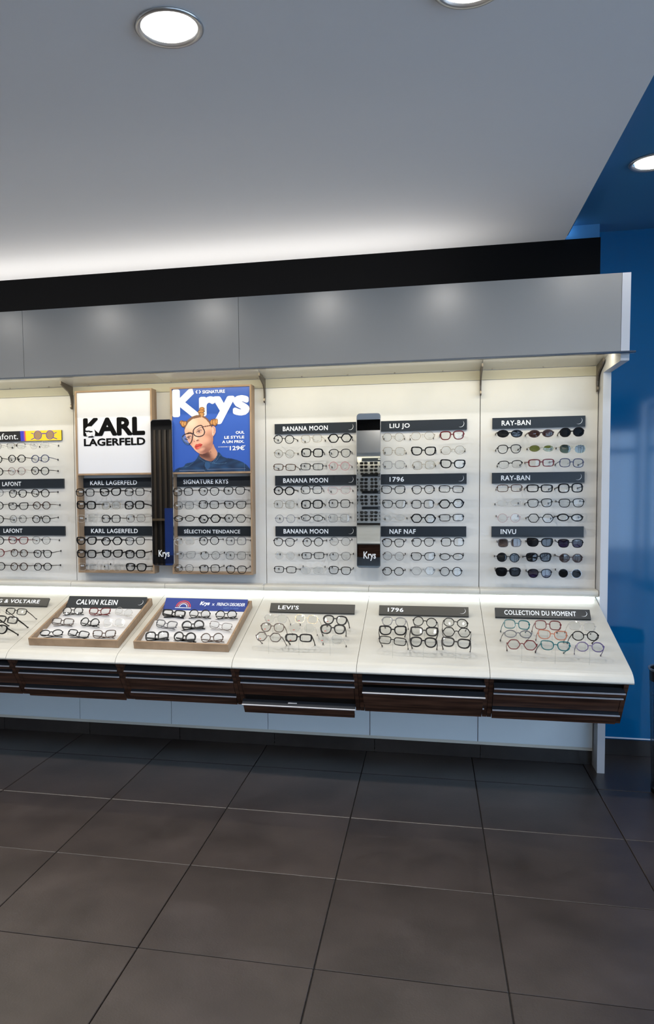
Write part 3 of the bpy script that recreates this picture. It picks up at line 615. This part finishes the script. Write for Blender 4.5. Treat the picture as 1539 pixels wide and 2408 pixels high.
def outline(sh, n=28):
    a, b, e = {'R': (.0235, .0225, 2), 'P': (.0240, .0220, 2.4), 'S': (.0242, .0212, 3.2), 'T': (.0262, .0170, 4.2), 'C': (.0254, .0202, 2.6), 'H': (.0262, .0215, 2), 'O': (.0255, .0165, 2.0), 'A': (.0268, .0225, 2.4), 'B': (.0248, .0195, 2.8), 'G': (.0240, .0215, 2), 'W': (.0248, .0206, 3.0)}[sh]
    P = []
    for i in range(n):
        th = 2 * math.pi * i / n; c, s = math.cos(th), math.sin(th)
        if sh in 'HG':
            k = 6 if sh == 'H' else 8; ph = 0 if sh == 'H' else math.pi / 8; q = (th - ph) % (2 * math.pi / k) - math.pi / k
            r = math.cos(math.pi / k) / math.cos(q); r = .35 + .65 * r if sh == 'H' else .3 + .7 * r; r /= .98; x, z = a * r * c, b * r * s * (1.06 if sh == 'H' else 1)
        else:
            r = (abs(c) ** e + abs(s) ** e) ** (-1 / e); x, z = a * r * c, b * r * s
        if sh == 'P': x *= 1 + .10 * z / b; z *= .88 if z > 0 else 1.08
        if sh == 'W': x *= 1 + .13 * z / b
        if sh == 'T': x *= 1 + .04 * z / b
        if sh == 'C': z += max(0, x / a) ** 2 * (.0075 if z > 0 else .001); x *= 1 + .08 * z / b
        if sh == 'A': x *= 1 - .04 * z / b; z += (x / a) * .002; x += -.0018 * z / b if z < 0 else 0; z *= .82 if z > 0 else 1.1
        if sh == 'B': z *= .85 if z > 0 else 1.1
        P.append((x, z))
    return P
CURVE = lambda x: 1.1 * x * x
GC = {}
def glass_meshes(sh, c, wt, lens, wide=1.0):
    key = (sh, c, wt, lens)
    if key in GC: return GC[key]
    th = {1: .0018, 2: .0035, 3: .0053}[wt]; dp = {1: .0018, 2: .0040, 3: .0050}[wt]
    P = outline(sh); A_ = max(x for x, z in P); cc = A_ + .0088; fr_ = MB(); n = len(P)
    for s in (-1, 1):
        b0 = len(fr_.v)
        for (x, z) in P:
            r = math.hypot(x, z); tt = th * (1.2 if (z > 0 and wt > 1) else 1) ; tt *= (.25 if (sh == 'B' and z < .002) else 1)
            if c == 'k' and wt == 3 and x > A_ * .6: tt *= 1.2
            for (rr, yy) in ((r - tt * .35, 0), (r + tt * .65, 0), (r + tt * .65, dp), (r - tt * .35, dp)):
                X_ = s * (cc + x * rr / r); fr_.v.append((X_, yy + CURVE(X_), z * rr / r))
        for i in range(n):
            j = (i + 1) % n
            for q in range(4): fr_.f.append((b0 + i * 4 + q, b0 + i * 4 + (q + 1) % 4, b0 + j * 4 + (q + 1) % 4, b0 + j * 4 + q))
        xe = s * (cc + A_ * .98); ze = .005; o_ = .0075
        fr_.bar((xe - s * .003, CURVE(xe) + dp / 2, ze), (xe + s * o_ * .6, CURVE(xe) + dp / 2 + .001, ze + .0005), max(dp, .002), max(th * 1.5, .002))
    zb = .0035; xi = cc - A_ + th * .2
    pts = [(-xi - .001, zb - .001), (-xi * .4, zb + .0022), (xi * .4, zb + .0022), (xi + .001, zb - .001)]
    for p_, q_ in zip(pts[:-1], pts[1:]): fr_.bar((p_[0], dp * .5 + CURVE(p_[0]), p_[1]), (q_[0], dp * .5 + CURVE(q_[0]), q_[1]), dp * .8, max(th, .0016))
    if wt == 1:
        for s in (-1, 1): fr_.bar((s * xi, dp, -.002), (s * (xi - .002), dp + .006, -.007), .001, .001)
    if sh == 'A': fr_.bar((-xi - .004, .001, .0115), (xi + .004, .001, .0115), .0014, .0014)
    m = fm(c, wt); fme = fr_.mesh('frame', m)
    lm = []
    for s in (-1, 1):
        b = MB(); b.v.append((s * cc, dp * .5 - .0008 + CURVE(cc), 0))
        for (x, z) in P: X_ = s * (cc + x); b.v.append((X_, dp * .5 + CURVE(X_), z))
        b.f = [(0, 1 + i, 1 + (i + 1) % n) for i in range(n)]; lm.append(b.mesh('lens', LENS[lens], True))
    xh = cc + A_ * .98 + .0045
    tm = []
    hh = {1: .0016, 2: .0038, 3: .0066}[wt]; wd = {1: .0014, 2: .0024, 3: .0036}[wt]
    for s in (-1, 1):
        y0 = CURVE(xh) + dp * .5; T_ = MB()
        T_.bar((s * xh, y0 - .001, .0055), (s * (xh + .0005), y0 + .06, .0055), wd, hh); T_.bar((s * (xh + .0005), y0 + .059, .0055), (s * (xh - .003), y0 + .118, .0045), wd, hh * .85)
        tm.append(T_.mesh('temple', m))
    GC[key] = (fme, lm, tm, xh, cc, A_); return GC[key]
tip_me = MB().prism_y(ell(0, 0, .0026, .0062, 10), -.003, .004).mesh('temple_cap', BLK)
tip_white = tip_me
tagl_me = MB().box(-.0006, .0006, -.018, .018, -.0045, .0045).mesh('price_tag', PAPER)
red_me = MB().box(-.0045, .0045, -.0003, .0003, -.0017, .0017).mesh('lens_sticker', mat('sticker_red', (.42, .03, .02), .5))
blk_me = MB().box(-.006, .006, -.0002, .0002, -.0005, .0005).mesh('lens_print', mat('print_dark', (.03, .03, .03), .5))
def glasses(mtx, spec, label, group, tagged=False, sticker=False, folded=False, lens='clear', printm=False, name='eyeglasses', caps=True, parts=True):
    sh, c, wt = spec[0], spec[1], int(spec[2])
    fme, lm, tm, xh, cc, A_ = glass_meshes(sh, c, wt, lens)
    t = empty(name, mtx=mtx); tag(t, label, 'sunglasses' if lens != 'clear' else 'glasses', group)
    inst('frame', fme, t)
    for q in lm: inst('lens', q, t)
    if not parts: return t
    if folded:
        for s, q, yo, zo in ((-1, tm[0], .012, .0), (1, tm[1], .018, .0)):
            # fold each temple about its hinge so that it lies behind the front
            o = bpy.data.objects.new('temple', q)
            o.matrix_local = Matrix.Translation((s * xh, yo, -.004)) @ Matrix.Rotation(s * math.radians(86 if s > 0 else 88), 4, 'Z') @ Matrix.Rotation(math.radians(-7), 4, 'X') @ Matrix.Translation((-s * xh, 0, -.0055)); link(o, t)
        return t
    for s, q in zip((-1, 1), tm):
        inst('temple', q, t)
        if caps: inst('temple_cap', tip_me, t, (s * (xh - .003), .1215 + CURVE(xh), .0045), (0, 0, 0))
    if tagged: inst('price_tag', tagl_me, t, (-(xh - .003), .062, .0055), (.0, 0, -.10))
    if sticker: inst('lens_sticker', red_me, t, (-cc - .004, .0006 + CURVE(cc), -.0125))
    if printm: inst('lens_print', blk_me, t, (cc + .002, .0006 + CURVE(cc), -.0135))
    return t
ORDR = ('first', 'second', 'third', 'fourth', 'fifth', 'sixth', 'seventh', 'eighth', 'ninth')
ZR = (1.802, 1.722, 1.646, 1.515, 1.436, 1.357, 1.226, 1.147, 1.068)
peg_me = MB().bar((0, 0, 0), (0, -.118, .004), .003, .003).mesh('peg', glassmat('clear_acrylic', (.90, .92, .92), .05, .02))
def rackcol(key, xs, rows, phrase, first_row=0, tagged=True, yaw=0, printm=True):
    n = len(rows)
    rk = empty('peg_rack', (xs[1], -.0005, ZR[first_row + n - 1] - .01)); tag(rk, 'clear pegs holding the glasses rows, ' + phrase, 'rack', 'clear peg racks')
    for i, row in enumerate(rows):
        z = ZR[first_row + i]
        for j, sp in enumerate(row):
            if not sp: continue
            sp = sp.split(':'); lens = sp[1] if len(sp) > 1 else 'clear'; s = sp[0]
            dx = rnd.uniform(-.004, .004); dz = rnd.uniform(-.003, .003); ya = math.radians(yaw + rnd.uniform(-3, 3)); ro = math.radians(rnd.uniform(-2.2, 2.2))
            mt = Matrix.Translation((xs[j] + dx, -.1295, z + dz)) @ Matrix.Rotation(ya, 4, 'Z') @ Matrix.Rotation(ro, 4, 'Y') @ Matrix.Rotation(math.radians(rnd.uniform(-6, 2)), 4, 'X')
            nm = 'sunglasses' if lens != 'clear' else 'eyeglasses'
            desc = CN[s[1]] + ' ' + SN[s[0]] + ' ' + ((LENSN[lens] + '-lens sunglasses') if lens != 'clear' else nm)
            lab = '%s, %s in %s row down, %s' % (desc, ORDR[j], ORDR[i], phrase)
            glasses(mt, s, lab, 'eyewear on the wall racks', tagged=tagged and lens == 'clear', lens=lens, name=nm, printm=printm and lens == 'clear')
            inst('peg', peg_me, rk, (xs[j] + dx - xs[1], 0, z + dz - .0005 - rk.location.z))
def R_(s): return [r.split() for r in s.strip().split('/')]
XC = lambda c: (c - .157, c - .004, c + .150)
rackcol('LA', XC(-3.315), R_('Ry1 Bu1 Hc1/Rk2 Gk2 Gn2/Rk2 Rr1 Rk2/Rk1 Pk2 Rk2/Rk2 Ck2 Gu2/Rk2 Rk1 Gk2/Rk2 Cr2 Pk1/Rr2 Gu2 Pk2/Rk2 Ru2 Gk2'), 'beyond white-poster frame')
rackcol('A', (-2.873, -2.713, -2.563), R_('Sk2 Ck3 Sk2/Sk3 Sg1 Sk3/Sc1 Sk2 Su1/Ck3 Hk3 Wk2/Sk3 Ck3 Sk3/Sc1 Rc1 Wk3'), 'in white-poster frame', 3)
rackcol('B', (-2.262, -2.110, -1.955), R_('Sk2 Pk2 Wk2/Sk1 Sk2 Ck2/Ok2 Hk3 Hk2/Sc2 Rk2 Sy2/Cy1 Rk1 Sk1/Rk1 Sk2 Pk2'), 'in blue-poster frame', 3)
rackcol('BM', (-1.668, -1.512, -1.357), R_('Rk2 Sg1 Hk3/Rg1 Sk3 Pk2/Tt2 Tk2 Rp2/Gk3 Sk2 Cp1/Sg1 Sk3 Sk2/Rn1 Ok2 Sy1/Pk2 Rk2 Rk1/Rc1 Tk2 Pk1/Tk2 Ac1 Wk2'), 'between blue-poster frame and silver mirror')
rackcol('LJ', (-1.062, -.905, -.751), R_('Rg1 Hg1 Wr3/Sg1 Ck3 Hg1/Sy1 Sg1 Ck3/Ck2 Pk2 Tk2/Ck2 Sk2 Hk3/Oc1 Hk3 Tk2/Pk2 Pk2 Sk2/Ru1 Ck2 Ok2/Gk2 Hy1 Rk2'), 'between silver mirror and sunglasses column', tagged=False)
rackcol('RB', (-.455, -.300, -.146), R_('Ok3:dark Ou3:brown Gk3:dark/Pk2 Og1:green Ag1:grad/Bk2 Tr3 Sn2/Tt2 Tk3 Sk3/Oc1 Wk2 Wk2/Rp1 Hk2 Ok3/Sy2:rose Ck3:dark Wk2:purple/Rk2:dark Wk3:dark Gu2:rose/Wk3:dark Pk2:purple Rs1:dark'), 'on panel by the blue wall', tagged=False)
# counter glasses, each on a clear stand
def counter_set(xs, rows, phrase, sticker=False, ys=(-.567, -.670, -.778), yaws=(0, 0, 0)):
    st = empty('glasses_stand', (xs[1], ys[-1] + .07, surf(ys[-1] + .07) + .001)); tag(st, 'clear acrylic posts holding glasses, ' + phrase, 'stand', 'clear counter stands')
    for i, row in enumerate(rows):
        for j, s in enumerate(row):
            if s == '-': continue
            y = ys[i]; z = surf(y) + .090; dx = rnd.uniform(-.004, .004)
            mt = Matrix.Translation((xs[j] + dx, y, z)) @ Matrix.Rotation(math.radians(yaws[i] + rnd.uniform(-5, 5)), 4, 'Z') @ Matrix.Rotation(math.radians(-28 + rnd.uniform(-3, 3)), 4, 'X') @ Matrix.Rotation(math.radians(rnd.uniform(-3, 3) + 2), 4, 'Y')
            glasses(mt, s, '%s %s eyeglasses standing on the counter, %s in %s row, %s' % (CN[s[1]], SN[s[0]], ORDR[j], ORDR[i], phrase), 'eyeglasses on the counter', sticker=sticker)
            by = y + .012; zb = surf(by)
            post = MB().bar((xs[j] + dx - st.location.x, by - st.location.y, zb + .0015 - st.location.z), (xs[j] + dx - st.location.x, by - .006 - st.location.y, z - .004 - st.location.z), .0016, .0016)
            post.build('post', MATS['clear_acrylic'], st)
counter_set((-1.634, -1.482, -1.334), R_('Pc2 Sg1 Pk3/Pt2 Hc1 Pk3/Hu2 Tk3 Sc1'), 'third sign', True)
counter_set((-1.040, -.893, -.744), R_('Py2 Rk2 Gk2/Ck3 Ck3 Hk2/Tk2 Pk3 Ck3'), 'second sign')
counter_set((-.458, -.312, -.164), R_('Se2 Sr2 Sc2/Oy2 Co2 Gk2/Hr2 Ce2 Gv2'), 'by the blue wall')
counter_set((-3.40, -3.247, -3.096), R_('Rk1 Pc1 Tk2/Sk2 Sk2 Tk3/Gk2 Pk2 Pk3'), 'beyond the trays')

# ------------------------------------------------------------------ oak trays with folded glasses
SL = math.atan(.2762)
def tray(cx, rz, label, head, rows, phrase):
    y0 = -.765; base = Matrix.Translation((cx, y0, surf(y0) + .0015)) @ Matrix.Rotation(SL, 4, 'X') @ Matrix.Rotation(rz, 4, 'Z')
    t = empty('display_tray', mtx=base); tag(t, label, 'tray', 'oak counter trays')
    W, L, Hh, s = .2485, .548, .040, .011
    for sx in (-1, 1): box('side_board', OAKV, t, *sorted((sx * W, sx * (W - s))), 0, L, 0, Hh)
    box('front_board', OAK, t, -W + s, W - s, 0, s, 0, Hh); box('back_board', OAK, t, -W + s, W - s, L - s, L, 0, Hh)
    box('base', PAPER, t, -W + s, W - s, s, L - s, 0, .003)
    v0, dv = s, .142
    for k in range(3):
        a = v0 + k * dv
        MB().prism_x([(a + .0005, .0032), (a + dv - .0005, .0032), (a + dv - .0005, .022), (a + .050, .008), (a + .0005, .0042)], -W + s + .0005, W - s - .0005).build('step', PAPER, t)
        for j, sp in enumerate(rows[2 - k]):
            x = (-.150, .0, .148)[j] + rnd.uniform(-.006, .006)
            m_ = base @ Matrix.Translation((x, a + .062, .040)) @ Matrix.Rotation(math.radians(rnd.uniform(-16, 10)), 4, 'Z') @ Matrix.Rotation(math.radians(-48 + rnd.uniform(-5, 5)), 4, 'X') @ Matrix.Rotation(math.radians(rnd.uniform(-4, 4)), 4, 'Y')
            glasses(m_, sp, 'folded %s %s eyeglasses, %s in %s row from the back, %s' % (CN[sp[1]], SN[sp[0]], ORDR[j], ORDR[2 - k], phrase), 'folded eyeglasses in trays', folded=True)
    hm = Matrix.Translation((-W + s + .001, L - s - .095, .012)) @ Matrix.Rotation(math.radians(-58), 4, 'X')
    hb = base @ hm
    return hb, 2 * (W - s) - .002
hb, hw = tray(-2.665, .012, 'oak tray with black header holding folded eyeglasses', 0, [x.split() for x in ('Rk2 Cr2 Rc1', 'Tu2 Rk2 Sc1', 'Ok2 Tk2 Ct2')], 'black-header tray')
banner('black header card with crescent in the oak counter tray', 0, 0, hw, .082, 'CALVIN KLEIN', .250, .055, True, hb, th=.036)
hb, hw = tray(-2.085, -.004, 'oak tray with blue header holding folded eyeglasses', 0, [x.split() for x in ('Tk3 Rk2 Rk2', 'Cy2 Rk3 Ct1', 'Sk3 Rk3 Rt2')], 'blue-header tray')
t = empty('brand_banner', mtx=hb); tag(t, 'blue header card with red rainbow emblem in the oak counter tray', 'sign', 'dark banners')
box('plate', mat('header_blue', (.010, .035, .22), .35), t, 0, hw, -.012, 0, 0, .082)
lettering('lettering', 'Krys', WHITE, t, .205, .262, .030, .062, -.0126, .05, .25); lettering('lettering', 'x', WHITE, t, .275, .290, .036, .050, -.0126, .0, 0)
lettering('lettering', 'FRENCH DISORDER', WHITE, t, .303, .462, .035, .056, -.0126, .018, .2); lettering('lettering', 'HAPPY TO WEAR', mat('faint_blue_print', (.12, .22, .5), .5), t, .345, .430, .016, .025, -.0126, 0, 0)
RD = mat('rainbow_red', (.60, .03, .02), .5); OR_ = mat('rainbow_orange', (.75, .22, .10), .5)
for r0, r1, m in ((.038, .043, RD), (.028, .033, OR_), (.019, .023, WHITE)): flat('rainbow_arc', arcband(.112, .022, r0, r1, 0, math.pi, 18), m, t, -.0126)
flat('emblem_line', [(.066, .014), (.158, .014), (.158, .018), (.066, .018)], WHITE, t, -.0126)

# ------------------------------------------------------------------ waste bin by the blue wall
bin_ = empty('waste_bin', (.325, -.33, 0)); tag(bin_, 'tall black wire-mesh bin standing in front of the blue wall', 'bin')
BM_ = mat('bin_metal', (.02, .022, .026), .35, metal=.6)
HB, RT, RB_ = .625, .126, .108
MB().lathe([(RT - .004, HB - .004), (RT, HB), (RT + .006, HB - .002), (RT + .006, HB - .010), (RT, HB - .012)], 48).build('rim', mat('bin_rim', (.30, .33, .37), .25, metal=.8), bin_, True)
MB().lathe([(RT, HB - .012), (RT - .002, HB - .065)], 48).build('collar', BM_, bin_, True)
MB().lathe([(.001, .006), (RB_, .006), (RB_ + .003, .03), (RB_ + .001, .03), (RB_, .001), (.001, .001)], 48).build('base', BM_, bin_, True)
ms = MB(); nst, ns = 84, 16
for d in (-1, 1):
    for i in range(nst):
        b0 = len(ms.v)
        for j in range(ns + 1):
            q = j / ns; r = RB_ + (RT - .002 - RB_) * q; z = .02 + (HB - .085) * q; a = 2 * math.pi * i / nst + d * q * 2.4; da = .0011 / r
            ms.v += [(r * math.cos(a - da), r * math.sin(a - da), z), (r * math.cos(a + da), r * math.sin(a + da), z)]
        for j in range(ns): ms.f.append((b0 + 2 * j, b0 + 2 * j + 1, b0 + 2 * j + 3, b0 + 2 * j + 2))
o = ms.build('wire_mesh', BM_, bin_); o['kind'] = 'stuff'

# ------------------------------------------------------------------ opposite display, seen in the silver mirror
OY = YB + .02
op = empty('opposite_display', (-1.9, OY, 0)); tag(op, 'cream wall display across the shop, seen in the silver mirror', 'wall display')
box('panel', PANEL, op, -2.4, 2.2, -.02, 0, .97, 2.16); box('lower_panel', LOWP, op, -2.4, 2.2, -.02, 0, .1, .62)
MB().prism_x([(0, .93), (.80, .70), (.84, .67), (.80, .65), (0, .85)], -2.4, 2.2).build('counter_top', COUNT, op)
for k in range(8):
    MB().prism_x([(.0, .44), (.62, .43), (.77, .648), (0, .80)], -2.38 + k * .57, -2.38 + k * .57 + .56).build('drawer_unit', WAL, op)
box('fascia_panel', FASC, op, -2.4, 2.2, .45, .47, 2.15, 2.51); box('top_band', BLACK, op, -2.4, 2.2, -.019, 0, 2.35, 2.73); box('upper_bulkhead', CEIL, op, -2.4, 2.2, -.019, .02, 2.731, 2.84); box('underside_panel', CREAMG, op, -2.4, 2.2, 0, .45, 2.158, 2.165)
area('opposite_tube_light', (-2.0, OY + .06, 2.10), 4.2, .03, 8, WARM, (math.radians(-10), 0, 0))
for i, zb_ in enumerate((2.03, 1.76, 1.47, 1.20)):
    for xa in (-2.55, -2.0, -1.45):
        t = empty('brand_banner', mtx=Matrix.Translation((xa + .47, OY, zb_)) @ Matrix.Rotation(math.pi, 4, 'Z'))
        tag(t, 'dark banner above the sunglasses on the wall across the shop', 'sign', 'dark banners across the shop'); box('plate', SIGN, t, 0, .47, -.012, -.0005, 0, .05)
        lettering('lettering', ('RAY-BAN', 'RAY-BAN', 'SOLEIL', 'SOLEIL')[i] if False else 'RAY-BAN', WHITE, t, .05, .19, .014, .036, -.0126, .012)
rr = [1.985, 1.925, 1.865, 1.805, 1.71, 1.65, 1.59, 1.53, 1.42, 1.36, 1.30, 1.15, 1.09, 1.03]
RO = list(ORDR) + ['tenth', 'eleventh', 'twelfth', 'thirteenth', 'fourteenth']
for zz in rr:
    for j in range(6):
        x = -2.45 + j * .165
        mt = Matrix.Translation((x + rnd.uniform(-.005, .005), OY + .118, zz)) @ Matrix.Rotation(math.pi, 4, 'Z')
        glasses(mt, rnd.choice(('Wk3', 'Tk3', 'Rk2', 'Ok3')), 'dark sunglasses in %s row down on the wall across the shop, seen mirrored' % RO[rr.index(zz)], 'sunglasses across the shop', lens='dark', name='sunglasses', caps=False)
# blue promotional stand seen in the dark mirror
bs = empty('floor_stand', (-5.05, YB + .6, 0)); tag(bs, 'blue promotional floor stand by the slatted wood wall', 'display stand')
box('board', mat('stand_blue', (.012, .05, .26), .4), bs, -.3, .3, 0, .03, .01, 1.25); box('foot', BLK, bs, -.32, .32, -.12, .16, 0, .012)
sh_ = MB().box(-6.9, -4.4, YB + .032, YB + .30, 1.02, 1.05).build('wall_shelf', mat('oiled_wood_shelf', (.17, .115, .06), .5)); tag(sh_, 'brown wooden shelf across the slatted wall, seen in the dark mirror', 'shelf')
